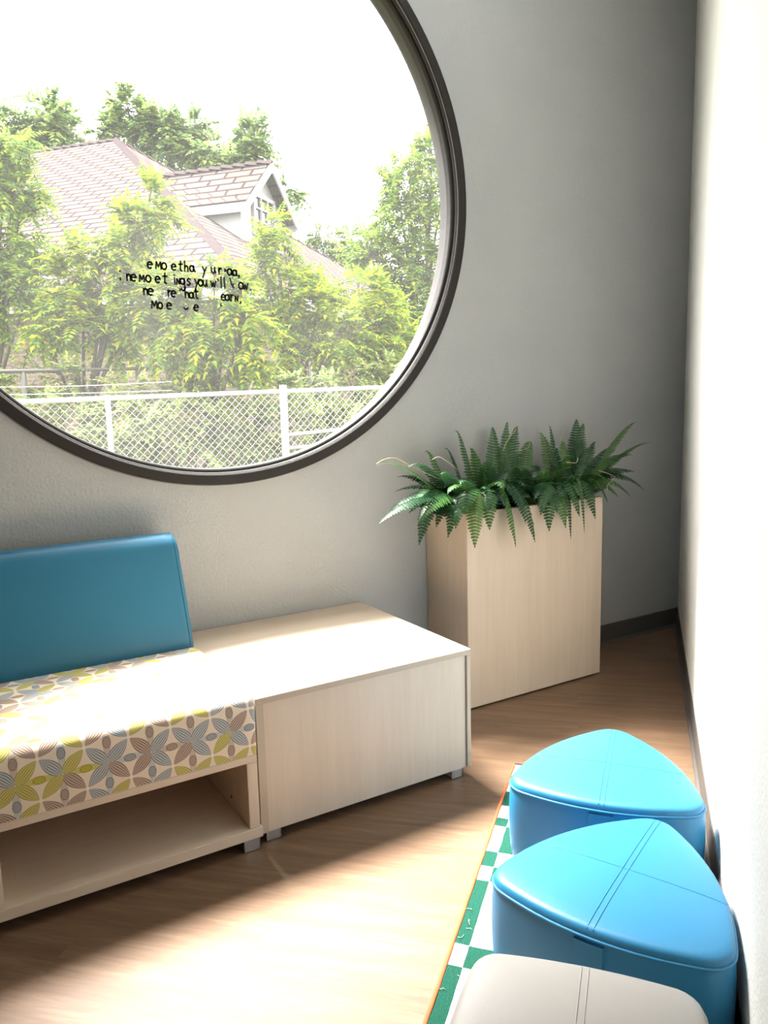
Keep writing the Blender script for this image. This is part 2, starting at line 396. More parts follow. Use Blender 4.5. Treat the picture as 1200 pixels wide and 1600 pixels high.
# ------------------------------------------------------------------ lettering stuck on the glass (strokes; x-height 1)
def arc(cx, cy, rx, ry, a0, a1, n=10): return [(cx+rx*math.cos(R(a0+(a1-a0)*i/n)), cy+ry*math.sin(R(a0+(a1-a0)*i/n))) for i in range(n+1)]
GL = {
 'e': [[(.08, .52), (.78, .6)] + arc(.42, .5, .38, .48, 15, 310)],
 'M': [[(.05, 0), (.12, 1.05), (.42, .35), (.72, 1.05), (.85, 0)]],
 'o': [arc(.4, .5, .36, .48, 90, 450, 16)],
 't': [[(.35, 1.6), (.3, .2), (.45, 0), (.6, .05)], [(0, 1.05), (.7, 1.1)]],
 'h': [[(.1, 1.7), (.12, 0)], [(.12, .6), (.4, .95), (.62, .75), (.66, 0)]],
 'a': [arc(.36, .48, .33, .45, 40, 400, 14), [(.68, .95), (.7, .25), (.9, 0)]],
 'y': [[(.05, 1), (.4, .25)], [(.75, 1), (.4, .25), (.1, -.75)]],
 'u': [[(.08, 1), (.1, .3), (.35, .02), (.6, .3), (.66, 1)], [(.66, .5), (.74, 0)]],
 'r': [[(.12, 1), (.14, 0)], [(.14, .6), (.35, .92), (.6, .88)]],
 '>': [[(.05, .85), (.3, .65), (.1, .5)]],
 ',': [[(.12, .12), (.16, -.02), (.04, -.3)]],
 '.': [[(.05, .05), (.15, .05)]],
 "'": [[(.1, 1.3), (.15, 1.05)]],
 'i': [[(.1, .95), (.12, 0)], [(.1, 1.28), (.11, 1.38)]],
 'j': [[(.1, .3), (.12, 0)], [(.1, 1.25), (.13, 1.38)]],
 'n': [[(.08, .95), (.1, 0)], [(.1, .6), (.35, .95), (.58, .75), (.62, 0)]],
 'N': [[(.05, 0), (.1, .9), (.5, .1), (.55, .95)]],
 'g': [arc(.35, .5, .32, .44, 30, 390, 14), [(.68, .95), (.68, -.5)] + arc(.36, -.5, .32, .35, 0, -170, 8)],
 's': [[(.6, .9), (.3, 1.0), (.12, .75), (.4, .52), (.58, .25), (.35, 0), (.05, .1)]],
 'w': [[(.05, 1), (.25, .05), (.45, .75), (.65, .05), (.9, 1)]],
 'l': [[(.1, 1.6), (.14, 0)]],
 'k': [[(.05, 1.6), (.3, .55)], [(.62, .75), (.45, .4), (.62, .1)]],
 'c': [[(.1, .4), (.3, .15), (.6, .2), (.75, .4)]],
}
LINES = [
 (320, 870, 155, 203, [('e', 320), ('M', 372), ('o', 410), ('e', 471), ('t', 517), ('h', 550), ('a', 586), ('y', 664), ('u', 720), ('r', 764), ('>', 800), ('a', 820), ('a', 853), (',', 890)]),
 (190, 930, 233, 290, [('j', 148), ('n', 190), ('e', 217), ('M', 270), ('o', 311), ('e', 370), ('t', 418), ('i', 489), ('N', 503), ('g', 528), ('s', 566), ('y', 614), ('o', 640), ('u', 668), ('w', 718), ("'", 760), ('l', 778), ('l', 800), ('k', 838), ('o', 892), ('w', 918), ('.', 963)]),
 (300, 900, 323, 366, [('n', 297), ('e', 324), ('r', 448), ('e', 470), ("'", 520), ('h', 556), ('a', 582), ('t', 616), ('e', 782), ('a', 808), ('r', 840), ('N', 868), (',', 900)]),
 (345, 640, 406, 424, [('M', 346), ('o', 386), ('e', 442), ('c', 546), ('e', 612), ("'", 778)]),
]
let = empty('window_lettering', WC + Vector((-.1, .047, -.4)), 'four broken lines of black handwritten lettering stuck on the round window', 'lettering')
GY = .046
for (xa, xb, ya, yb, gl) in LINES:
    for ch, gx in gl:
        V_, F_ = [], []
        gy = ya + (yb-ya)*(gx-xa)/(xb-xa)
        o = at_y(150+gx/4, 380+gy/4, GY); sc = .0225*random.uniform(.95, 1.08)*(1 if ch != 'M' else 1.0); tw = random.uniform(-.07, .05)
        for st in GL[ch]:
            P = [Vector((o.x + (x*math.cos(tw) - y*math.sin(tw))*sc, 0, o.z + (y*math.cos(tw) + x*math.sin(tw))*sc)) for x, y in st]
            h = .0031
            for a, b in zip(P, P[1:]):
                t = (b-a).normalized(); nn = Vector((-t.z, 0, t.x))*h; i0 = len(V_)
                for q in (a-t*h*.5-nn, b+t*h*.5-nn, b+t*h*.5+nn, a-t*h*.5+nn):
                    V_.append((q.x, GY, q.z))
                for q in (a-t*h*.5-nn, b+t*h*.5-nn, b+t*h*.5+nn, a-t*h*.5+nn):
                    V_.append((q.x, GY+.0006, q.z))
                F_ += [(i0, i0+1, i0+2, i0+3), (i0+7, i0+6, i0+5, i0+4)] + [(i0+k, i0+4+k, i0+4+(k+1) % 4, i0+(k+1) % 4) for k in range(4)]
        V_ = [Vector(v) - let.location for v in V_]
        mesh('letter', V_, F_, 'ink', let)

# ------------------------------------------------------------------ low side table
TX0, TX1, TY, TZ = .7706, 1.5409, -.7504, .4551
t = empty('side_table', (1.155, -.38, 0), 'low square pale wood side table between the blue bench and the planter', 'table')
def tb(name, lo, hi, m, bev=.0012, par=None):
    p = par or t; q = t.location
    return box(name, Vector(lo)-q, Vector(hi)-q, m, p, bev)
o = tb('table_top', (TX0, TY, .435), (TX1, -.004, TZ), 'lam_h'); 
o = tb('edge_band', (TX0+.0005, TY-.0012, .4355), (TX1-.0005, TY+.001, TZ-.0008), 'lam_edge', .0004)
tb('side_panel', (TX0, TY+.0005, .038), (TX0+.0245, -.006, .4349), 'lam_edge_v')
tb('side_panel', (TX1-.0165, TY+.0005, .038), (TX1, -.006, .4349), 'lam_edge_v')
tb('front_panel', (TX0+.0248, TY+.008, .035), (TX1-.0168, TY+.026, .4345), 'lam_v')
tb('bottom_panel', (TX0+.0248, TY+.03, .04), (TX1-.0168, -.008, .058), 'lam_h')
tb('back_panel', (TX0+.0248, -.022, .06), (TX1-.0168, -.006, .434), 'lam_v')
def foot(par, q, x0, x1, y, h=.035, back=False):
    """folded steel foot: front plate, side plate and a pad"""
    bm = bmesh.new(); s = 1 if back else -1
    for lo, hi in (((x0, y, 0.003), (x1, y-s*.003, h)), ((x1-.003, y, .003), (x1, y-s*.05, h)), ((x0+.004, y-s*.006, 0), (x1-.004, y-s*.046, .004))):
        r_ = bmesh.ops.create_cube(bm, size=1)
        for v in r_['verts']: v.co = Vector([min(lo[i], hi[i]) + (v.co[i]+.5)*abs(hi[i]-lo[i]) for i in range(3)]) - q
    return bm_obj('foot', bm, 'steel', par)
for x0, x1 in ((.792, .840), (1.468, 1.514)):
    foot(t, t.location, x0, x1, -.735, .0375); foot(t, t.location, x0, x1, -.03, .0375, True)

# ------------------------------------------------------------------ bench
SX1, SX0, SY = .7653, -.615, -.7578
b = empty('bench', (.075, -.38, 0), 'blue backed reading bench with flower print seat over an open shelf', 'bench')
def bb(name, lo, hi, m, bev=.0015, par=None):
    q = b.location; return box(name, Vector(lo)-q, Vector(hi)-q, m, par or b, bev)
bb('seat_board', (SX0, SY, .2712), (SX1, -.03, .2928), 'lam_h')
bb('base_board', (SX0, SY-.004, .0391), (SX1+.006, -.03, .070), 'lam_h')
pR = bb('side_panel', (.7335, SY+.001, .0702), (SX1, -.03, .271), 'lam_v')
bb('divider_panel', (.060, SY+.001, .0702), (.0895, -.03, .271), 'lam_v')
bb('side_panel', (SX0, SY+.001, .0702), (SX0+.031, -.03, .271), 'lam_v')
bb('back_panel', (SX0+.032, -.048, .0705), (.7333, -.031, .2708), 'lam_h')
for y, z in ((-.61, .218), (-.61, .105), (-.40, .218), (-.40, .105)):
    v, f = [], []; q = b.location
    tube_geo(v, f, [Vector((.7338, y, z))-q, Vector((.7322, y, z))-q], .0045, 12); mesh('peg_hole', v, f, 'dark', pR)  # dark discs on the panel draw the shade inside the holes
for x0, x1 in ((.7135, .7645), (-.06, -.01), (SX0+.005, SX0+.056)):
    foot(b, b.location, x0, x1, -.757, .0388); foot(b, b.location, x0, x1, -.05, .0388, True)

def cushion():
    A = .1104; q = b.location
    r_ = .036; yf, zb, zt, yb = SY+.001, .2932, .470, -.155
    prof = [(yf, zb), (yf-.002, zb+.03), (yf-.003, zb+.09), (yf-.001, zt-r_)]
    for i in range(1, 9):
        a = math.pi/2*i/8; prof.append((yf+r_-r_*math.cos(a), zt-r_+r_*math.sin(a)))
    for i in range(1, 9): prof.append((yf+r_+(yb-yf-r_)*i/8, zt+.006*math.sin(math.pi*i/8)))
    prof += [(yb+.004, zt-.02), (yb+.004, zb)]
    L = [0]
    for p, p2 in zip(prof, prof[1:]): L.append(L[-1]+math.hypot(p2[0]-p[0], p2[1]-p[1]))
    voff = .5 - (.380-zb)/A
    xs = [(SX0+.001, .93), (SX0+.004, .975), (SX0+.014, 1)] + [(SX0+.014+(SX1-.022-SX0-.014)*i/20, 1) for i in range(1, 21)] + [(SX1-.014, .999), (SX1-.006, .985), (SX1+.0005, .95)]
    bm = bmesh.new(); uvl = bm.loops.layers.uv.new('UV'); cy, cz = (yf+yb)/2, zb
    rows = []
    for x, s in xs:
        row = []
        for (y, z), l in zip(prof, L):
            ss = 1-(1-s)*.25
            row.append((bm.verts.new(Vector((x, cy+(y-cy)*ss, cz+(z-cz)*(1-(1-s)*.45)))-q), ((x-.138)/A+.5+20, l/A+voff+20)))
        rows.append(row)
    for r1, r2 in zip(rows, rows[1:]):
        for k in range(len(prof)-1):
            quad = (r1[k], r2[k], r2[k+1], r1[k+1]); f = bm.faces.new([v for v, _ in quad]); f.smooth = True
            for lp, (_, uv) in zip(f.loops, quad): lp[uvl].uv = uv
    for row, sg in ((rows[0], -1), (rows[-1], 1)):
        f = bm.faces.new([v for v, _ in row])
        for lp, (v, uv) in zip(f.loops, row): lp[uvl].uv = ((row[0][0].co.x+q.x+sg*(v.co.y+q.y-yf)-.138)/A+.5+20, (v.co.z-zb)/A+voff+20)
    return bm_obj('seat_cushion', bm, 'flower', b)
cushion()
def backrest():
    q = b.location
    # cross-section (y, z), leaning back against the wall; rounded top
    front = [(-.150, .300), (-.236, .462), (-.226, .52), (-.196, .64), (-.162, .76)]
    prof = [(-.10, .300)] + front
    for i in range(9):
        a = R(8 + 170*i/8); prof.append((-.098-.056*math.cos(a), .795+.056*math.sin(a)))
    prof += [(-.045, .70), (-.06, .5)]
    n = len(prof); cy, cz = -.12, .56
    xs = [(SX0+.001, .86), (SX0+.004, .95), (SX0+.012, .985), (SX0+.03, 1), (SX0+.2, 1), (.3, 1), (SX1-.034, 1), (SX1-.016, .985), (SX1-.007, .95), (SX1-.003, .86)]
    V_, F_ = [], []
    for x, s in xs:
        for y, z in prof:
            sz = 1-(1-s)*.35 if z > .6 else 1
            V_.append(Vector((x-(.012*(z-.47)/.38 if x > .5 else 0)*(1 if z > .47 else 0), cy+(y-cy)*(1-(1-s)*.75), cz+(z-cz)*sz))-q)
    for i in range(len(xs)-1):
        for k in range(n): F_.append((i*n+k, i*n+(k+1) % n, (i+1)*n+(k+1) % n, (i+1)*n+k))
    F_ += [tuple(range(n)), tuple(range(len(V_)-1, len(V_)-n-1, -1))]
    o = mesh('backrest', V_, F_, 'teal', b, True)
    i = 7
    P = [V_[i*n+k] + Vector((.001, -.0005, 0)) for k in range(2, n-2)]
    tube('edge_seam', P, .0016, 'teal', o, 6)
backrest()

# ------------------------------------------------------------------ planter box
p = empty('planter_box', (2.252, -.15, 0), 'tall pale wood planter box with ferns growing out of its top', 'planter')
PX0, PX1, PY, PYB, PT = 1.8716, 2.6319, -.2999, -.004, .8275
def pb(name, lo, hi, m, bev=.0012):
    q = p.location; return box(name, Vector(lo)-q, Vector(hi)-q, m, p, bev)
pb('front_panel', (PX0, PY, .008), (PX1, PY+.019, PT), 'lam_v')
pb('back_panel', (PX0+.004, PYB-.019, .008), (PX1-.004, PYB, PT), 'lam_v')
pb('side_panel', (PX0+.002, PY+.0195, .008), (PX0+.021, PYB-.0195, PT-.001), 'lam_v')
pb('side_panel', (PX1-.021, PY+.0195, .008), (PX1-.002, PYB-.0195, PT-.001), 'lam_v')
pb('plinth', (PX0+.02, PY+.012, 0), (PX1-.02, PYB-.02, .008), 'dark', 0)  # recessed plinth, coloured dark as the shadow gap under the box
pb('liner_tray', (PX0+.0215, PY+.0195, .70), (PX1-.0215, PYB-.0195, .775), 'soil', 0)

def frond_mesh(base, tip, rise, width, droop=.2, pairs=28, slim=1.0):
    """one fern leaf: a midrib bent from base to tip with toothed leaflets on both sides"""
    base, tip = Vector(base), Vector(tip); out = (tip-base); out.z = 0
    hang = max(0., min(1., (.12 - (tip.z-base.z))/.25))          # 1: the tip hangs below the rim, 0: it stands up
    c1 = base + out*.22 + Vector((0, 0, rise*.9)); c2 = tip - out*(.30-.22*hang) + Vector((0, 0, rise*(.35 + .45*hang) - (1-hang)*.03))
    width *= 1.28
    SD = out.cross(Vector((0, 0, 1))); SD = SD.normalized() if SD.length > .03 else Vector((1, 0, 0))
    SD = Matrix.Rotation(random.uniform(-.45, .45), 3, (tip-base).normalized()) @ SD
    def pos(s): return base*(1-s)**3 + c1*3*s*(1-s)**2 + c2*3*s*s*(1-s) + tip*s**3
    raw = [pos(i/60) for i in range(61)]; acc = [0.]
    for a, b_ in zip(raw, raw[1:]): acc.append(acc[-1] + (b_-a).length)
    L = acc[-1]
    def pos(s):
        q = max(0., min(1., s))*L; i = next((k for k in range(60) if acc[k+1] >= q), 59)
        return raw[i].lerp(raw[i+1], (q-acc[i])/max(1e-9, acc[i+1]-acc[i]))
    pairs = max(12, int(pairs*L/.36))
    V_, F_ = [], []; rib = [pos(i/14) for i in range(15)]
    tube_geo(V_, F_, rib, [.0022*(1-.8*i/14)+.0004 for i in range(15)], 5)
    for i in range(pairs):
        s = .10 + .90*i/(pairs-1); P = pos(min(s, .999)); T = (pos(min(s+.02, 1)) - pos(max(s-.02, 0))).normalized()
        sd = (SD - T*SD.dot(T)).normalized(); nn = sd.cross(T).normalized()
        wl = width*min(1, .35+s/.22*.65)*(1 - .93*max(0, (s-.58)/.42)**1.5)
        bw = L/pairs*.43*slim
        for sg in (-1, 1):
            dr = (sd*sg + T*.28 - nn*droop*random.uniform(.5, 1.2)).normalized()
            l = wl*random.uniform(.9, 1.08); i0 = len(V_)
            side = (T - dr*T.dot(dr)).normalized()
            V_ += [P-side*bw*.7, P+side*bw*.7, P+dr*l*.45+side*bw*1.0-nn*l*.02, P+dr*l*.85+side*bw*.65-nn*l*.1, P+dr*l+side*bw*.2-nn*l*.16, P+dr*l*.8-side*bw*.7-nn*l*.1, P+dr*l*.4-side*bw*.95-nn*l*.02]
            F_ += [(i0, i0+1, i0+2, i0+6), (i0+6, i0+2, i0+3, i0+5), (i0+5, i0+3, i0+4)]
    return V_, F_

FERN_L = empty('fern', (2.06, -.16, .775), 'left bushy green fern in the planter, its leaves hanging towards the side table', 'fern', 'ferns in the planter')
FERN_R = empty('fern', (2.44, -.16, .775), 'right bushy green fern in the planter, its leaves reaching towards the dark corner', 'fern', 'ferns in the planter')
def frond(fern, px, py, Y, rise, width, pairs=26, slim=1., bx=None):
    hub = fern.location; tip = at_y(px, py, Y)
    base = hub + Vector((max(-.15, min(.15, random.uniform(-.05, .05) + (tip.x-hub.x)*.45)), random.uniform(-.05, .02) - (.06 if Y < -.3 else 0), .0))
    if bx: base = hub + Vector(bx)
    v, f = frond_mesh(base-hub, tip-hub, rise, width, pairs=pairs, slim=slim)
    mesh('frond', v, f, 'fern', fern, True)
LEFT = [ # tip in the photo, depth of the tip, rise, leaflet length
 (594, 816, -.31, .22, .042), (612, 795, -.16, .22, .040), (618, 768, -.10, .20, .036), (655, 850, -.22, .26, .034), (654, 817, -.33, .22, .036),
 (622, 745, -.08, .16, .034), (712, 673, -.07, .12, .036), (695, 700, -.05, .12, .034), (742, 854, -.37, .28, .036), (712, 824, -.36, .22, .034), (727, 802, -.36, .25, .044),
 (806, 853, -.37, .30, .036), (836, 846, -.375, .30, .036), (787, 764, -.36, .22, .036), (757, 763, -.33, .14, .018), (793, 660, -.10, .10, .026),
 (808, 666, -.05, .10, .034), (770, 668, -.05, .1, .036), (830, 690, -.05, .16, .034), (664, 705, -.06, .15, .034), (640, 728, -.22, .2, .03), (668, 790, -.30, .2, .034),
 (760, 800, -.36, .25, .034), (790, 790, -.36, .25, .034), (700, 770, -.33, .22, .034), (820, 760, -.33, .2, .034), (735, 700, -.2, .1, .034), (765, 720, -.28, .12, .034), (690, 740, -.28, .16, .034), (720, 755, -.32, .18, .036)]
RIGHT = [
 (858, 828, -.37, .28, .036), (884, 823, -.37, .27, .038), (930, 809, -.36, .26, .036), (892, 841, -.36, .30, .012), (913, 832, -.36, .30, .008), (881, 778, -.38, .22, .040),
 (985, 776, -.30, .22, .040), (1006, 766, -.20, .24, .030), (991, 737, -.14, .20, .034), (988, 711, -.10, .18, .024), (1017, 692, -.10, .15, .018), (997, 659, -.12, .12, .034),
 (912, 662, -.08, .10, .034), (901, 656, -.08, .10, .036), (858, 665, -.10, .08, .026), (843, 676, -.05, .1, .030), (897, 714, -.30, .18, .036), (815, 735, -.30, .2, .038),
 (965, 725, -.25, .2, .034), (950, 750, -.30, .2, .036), (835, 780, -.34, .22, .036), (910, 780, -.35, .22, .036), (870, 700, -.1, .1, .034), (930, 690, -.14, .12, .034),
 (880, 690, -.08, .1, .036), (850, 740, -.32, .2, .034), (900, 750, -.33, .2, .036), (920, 700, -.2, .14, .032), (955, 700, -.08, .14, .03), (860, 790, -.36, .24, .034)]
LEFT += [(765, 826, -.37, .26, .036), (822, 818, -.37, .28, .034), (682, 822, -.24, .24, .036), (700, 838, -.34, .26, .034), (640, 800, -.28, .24, .038)]
RIGHT += [(845, 803, -.37, .26, .036), (905, 805, -.37, .26, .036), (870, 800, -.36, .24, .036), (950, 785, -.33, .24, .034), (975, 745, -.22, .22, .036)]
for a in LEFT: frond(FERN_L, *a[:5])
for a in RIGHT: frond(FERN_R, *a[:5], slim=(.55 if a[4] == .040 and a[0] == 881 else 1.))
for fern in (FERN_L, FERN_R):
    for i in range(38):
        an = random.uniform(0, 2*math.pi) if i < 18 else random.uniform(math.pi*.95, math.pi*2.05); rr = random.uniform(.10, .26); hx_ = random.uniform(-.16, .16)
        bs = Vector((hx_, random.uniform(-.07, .05), 0)); tp = bs + Vector((math.cos(an)*rr, math.sin(an)*rr*.55, random.uniform(.08, .2) if i < 18 else random.uniform(.02, .14)))
        tp.y = min(tp.y, .13)
        v, f = frond_mesh(bs, tp, random.uniform(.08, .2), random.uniform(.03, .042), pairs=24); mesh('frond', v, f, 'fern', fern, True)
frond(FERN_L, 588, 726, -.26, .16, .012)
def wire(fern, pts, r=.0013):
    hub = fern.location; P = [at_y(x, y, Y)-hub for x, y, Y in pts]; Q = []
    for i in range(len(P)-1):
        for k in range(5):
            u = k/5; a, b_, c_, d = P[max(i-1, 0)], P[i], P[i+1], P[min(i+2, len(P)-1)]
            Q.append(.5*((2*b_)+(c_-a)*u+(2*a-5*b_+4*c_-d)*u*u+(3*b_-a-3*c_+d)*u**3))
    Q.append(P[-1]); tag(tube('runner_stem', Q, r, 'fern_pale', fern, 5), 'pale bare runner stem')
wire(FERN_L, [(750, 712, -.2), (745, 690, -.2), (741, 670, -.2), (735, 655, -.2)]); wire(FERN_L, [(786, 705, -.2), (793, 688, -.2), (803, 675, -.2), (806, 670, -.2)])
wire(FERN_L, [(588, 725, -.26), (600, 718, -.26), (618, 716, -.26), (645, 730, -.24), (690, 750, -.2)]); wire(FERN_L, [(675, 718, -.28), (686, 714, -.28), (700, 722, -.28), (716, 735, -.26)], .001)
wire(FERN_R, [(805, 705, -.25), (825, 700, -.25), (828, 692, -.25)]); wire(FERN_R, [(838, 703, -.1), (828, 685, -.1), (818, 670, -.1)], .0008); wire(FERN_R, [(885, 722, -.34), (900, 723, -.34), (903, 715, -.34)])
wire(FERN_R, [(935, 735, -.32), (960, 745, -.32), (950, 757, -.32), (948, 766, -.32)]); wire(FERN_R, [(985, 692, -.1), (1017, 692, -.1)])
wire(FERN_R, [(875, 690, -.2), (880, 677, -.2), (884, 665, -.2)])

# ------------------------------------------------------------------ rug
rug = empty('rug', along(2.7, .34, .0), 'green and cream checked woven runner rug with orange edge under the ottomans', 'rug')
def make_rug():
    ax, ay = WD, -WN    # along the wall, and away from the binding towards the wall
    O = along(0, .612) - rug.location
    us = [1.905, 1.99, 2.02, 2.10, 2.19, 2.265, 2.312, 2.45, 2.522, 2.589, 2.847, 2.92, 3.16, 3.24, 3.40, 3.48, 3.72]
    vs = [.004, .040, .115, .155, .24, .275, .36, .40, .50]
    for par, m in ((0, 'rug_green'), (1, 'rug_cream')): pass
    V_, F_, I_ = [], [], []
    for i in range(len(us)-1):
        for j in range(len(vs)-1):
            nu, nv = max(1, int((us[i+1]-us[i])/.02)), max(1, int((vs[j+1]-vs[j])/.02))
            k0 = len(V_)
            for a in range(nu+1):
                for c in range(nv+1):
                    u = us[i]+(us[i+1]-us[i])*a/nu; v = vs[j]+(vs[j+1]-vs[j])*c/nv
                    wob = .0022*noise.noise(Vector((u*22, v*22, 3)))
                    P = O + ax*(u+wob) + ay*(v+.0018*noise.noise(Vector((u*30, v*20, 9)))); P.z = .0085+.0012*noise.noise(Vector((u*14, v*14, 0))); V_.append(P)
            for a in range(nu):
                for c in range(nv):
                    F_.append((k0+a*(nv+1)+c, k0+(a+1)*(nv+1)+c, k0+(a+1)*(nv+1)+c+1, k0+a*(nv+1)+c+1)); I_.append((i+j+1) % 2)
    # rim and underside
    k0 = len(V_)
    for u, v in ((us[0], vs[0]), (us[-1], vs[0]), (us[-1], vs[-1]), (us[0], vs[-1])):
        P = O + ax*u + ay*v; V_.append(Vector((P.x, P.y, .0005))); V_.append(Vector((P.x, P.y, .0085)))
    for e in range(4):
        n_ = (e+1) % 4; F_.append((k0+2*e, k0+2*n_, k0+2*n_+1, k0+2*e+1)); I_.append(0)
    F_.append((k0, k0+2, k0+4, k0+6)); I_.append(0)
    o = mesh('woven_field', V_, F_, 'rug_green', rug); o.data.materials.append(MAT['rug_cream'])
    for pl_, i in zip(o.data.polygons, I_): pl_.material_index = i
    P = [O + ax*(us[0]-.004+(us[-1]-us[0])*i/60) + ay*(.0015*noise.noise(Vector((i*.6, 0, 0)))) + Vector((0, 0, .0066)) for i in range(61)]
    tag(tube('edge_binding', P, .0058, 'orange', rug, 8), 'orange edge binding')
    P = [O + ax*(us[0]-.004) + ay*(.5*i/20) + Vector((0, 0, .006)) for i in range(21)]
    tag(tube('end_binding', P, .0055, 'rug_dark', rug, 8), 'dark end binding')
    for (u, v) in ((2.72, .006), (2.76, .02), (2.79, .022), (2.66, .004), (2.83, .01), (2.95, .035), (3.0, .004)):
        P = []; d = random.uniform(0, 6.3)
        for i in range(6):
            P.append(O + ax*(u+.009*math.cos(d)*i/3+random.uniform(-.003, .003)) + ay*(v+.009*math.sin(d)*i/3+random.uniform(-.003, .003)) + Vector((0, 0, .0105+random.uniform(0, .002))))
        tag(tube('loose_thread', P, .0006, 'rug_cream', rug, 4), 'loose white thread')
def weave(name, c1, c2, sc):
    M = Mat(name, c1, .95, spec=.1); v = M.coord(rot=(0, 0, -WAN))
    wv = M.n('ShaderNodeTexWave'); wv.bands_direction = 'Y'; wv.inputs['Scale'].default_value = sc; wv.inputs['Distortion'].default_value = 1.5; wv.inputs['Detail Scale'].default_value = 3; M.l(v, wv.inputs['Vector'])
    n = M.noise(v, 240, 2); h = V(M.nt, wv.outputs['Fac'])
    M.col(M.mix((n*.7 + h*.3).smooth(.3, .75), c1, c2)); M.bump(h + n*.8, .5, .003); return M.m
MAT['rug_green'] = weave('green_wool_weave', (.006, .042, .028), (.014, .085, .055), 90)
MAT['rug_cream'] = weave('cream_wool_weave', (.30, .25, .225), (.54, .495, .45), 150)
MAT['rug_dark'] = Mat('dark_fringe', (.03, .025, .02), .95).m
make_rug()

# ------------------------------------------------------------------ ottomans
def rounded_poly(n, rc, d, bulge, N=120):
    """outline as N points: corners on radius d+rc, sides bulged outwards"""
    P = []; cs = [Vector((math.cos(2*math.pi*k/n), math.sin(2*math.pi*k/n), 0))*d for k in range(n)]
    # sample: offset of a bulged polygon by rc, through dense arcs
    pts = []
    for k in range(n):
        a, b_ = cs[k], cs[(k+1) % n]; m_ = (a+b_)/2; nd = m_.normalized()
        for i in range(24):
            u = i/24; q = a.lerp(b_, u) + nd*bulge*4*u*(1-u); pts.append(q)
    def rad(th):
        dr = Vector((math.cos(th), math.sin(th), 0)); best = 0
        for q in pts:
            pr = q.dot(dr); pe = (q - dr*pr).length
            if pe < rc: best = max(best, pr + math.sqrt(rc*rc-pe*pe))
        return best
    return [(2*math.pi*i/N, rad(2*math.pi*i/N)) for i in range(N)]
TOPP = [(.985, .218), (.984, .224), (.975, .232), (.955, .2375), (.90, .2405), (.75, .243), (.45, .2455), (.2, .246), (.02, .246)]
def topz(s):
    for (s1, z1), (s2, z2) in zip(TOPP, TOPP[1:]):
        if s2 <= s <= s1: return z1+(z2-z1)*(s1-s)/(s1-s2) if s1 != s2 else z1
    return TOPP[0][1] if s > .985 else .246
def ottoman(loc, rz, shape, m, label, seams, strap):
    o = empty('ottoman', loc, label, 'ottoman', 'ottomans in a row along the white wall', rz=rz)
    def loft(name, prof, cap):
        V_, F_ = [], []; n = len(shape)
        for s, z in prof:
            for th, r_ in shape: V_.append((math.cos(th)*r_*s, math.sin(th)*r_*s, z))
        for i in range(len(prof)-1):
            for k in range(n): F_.append((i*n+k, i*n+(k+1) % n, (i+1)*n+(k+1) % n, (i+1)*n+k))
        F_.append(tuple(range((len(prof)-1)*n, len(prof)*n)) if cap else tuple(range(n))[::-1])
        return mesh(name, V_, F_, m, o, True)
    loft('body', [(.93, 0), (.955, .004), (.975, .014), (.988, .035), (.998, .08), (1.003, .13), (.998, .18), (.99, .212), (.984, .220)], False)
    top = loft('top_panel', TOPP, True)
    tube('piping', [(math.cos(th)*r_*.989, math.sin(th)*r_*.989, .2185) for th, r_ in shape], .0035, m, o, 6, True)
    def rad(th):
        th %= 2*math.pi; i = th/(2*math.pi)*len(shape); a = int(i) % len(shape); f = i-int(i)
        return shape[a][1]*(1-f) + shape[(a+1) % len(shape)][1]*f
    for (p1, p2, dbl) in seams:
        p1, p2 = Vector((*p1, 0)), Vector((*p2, 0)); d = (p2-p1).normalized(); sd = Vector((-d.y, d.x, 0))
        for off in ((-.0065, .0065) if dbl else (0,)):
            P = []
            for i in range(41):
                q = p1.lerp(p2, i/40) + sd*off; s = q.length/max(rad(math.atan2(q.y, q.x)), 1e-6)
                if s < .972: P.append(Vector((q.x, q.y, topz(s)+.0002)))
            tube('seam', P, .0016 if dbl else .0009, m, top, 6)
    for th, wd in strap:
        V_, F_ = [], []; N = 8
        for j, dth in enumerate((-wd, -wd*.9, 0, wd*.9, wd)):
            for i in range(N+1):
                z = .03+.182*i/N; t_ = th+dth/rad(th); e = .006 if j in (1, 2, 3) else 0.
                s = 1.003-.02*abs(z-.12)/.1*.7; r_ = rad(t_)*s + e
                V_.append((math.cos(t_)*r_, math.sin(t_)*r_, z))
        for j in range(4):
            for i in range(N): F_.append((j*(N+1)+i, (j+1)*(N+1)+i, (j+1)*(N+1)+i+1, j*(N+1)+i+1))
        mesh('pull_strap', V_, F_, m, o)
    return o
TRI = rounded_poly(3, .062, .223, .034)
SQR = rounded_poly(4, .05, .221, .010)
tri_seams = [((.29, 0), (-.24, 0), True), ((.02, -.3), (.02, .3), False)]
tri_strap = [(math.pi, .032)]
ZR = .0098
ottoman((1.590, -1.312, ZR), R(38.9), TRI, 'blue', 'rounded triangular blue ottoman farthest from the grey one, nearest the planter', tri_seams, tri_strap)
ottoman((1.243, -1.681, ZR), R(24), TRI, 'blue', 'rounded triangular blue ottoman in the middle, directly behind the grey one', tri_seams, tri_strap)
GC = along(3.352, .288)
ottoman((GC.x, GC.y, ZR), WAN + R(45) , SQR, 'grey_vinyl', 'grey rounded square ottoman, nearest of the row', [((.25*math.cos(R(-45)), .25*math.sin(R(-45))), (.25*math.cos(R(135)), .25*math.sin(R(135))), True)], [])

# ------------------------------------------------------------------ outside: ground, house, fences, trees
GZ = -.12
gm = mesh('ground', [(-30, .25, GZ), (60, .25, GZ), (60, 70, GZ), (-30, 70, GZ)], [(0, 1, 2, 3)], 'ground'); tag(gm, kind='structure')

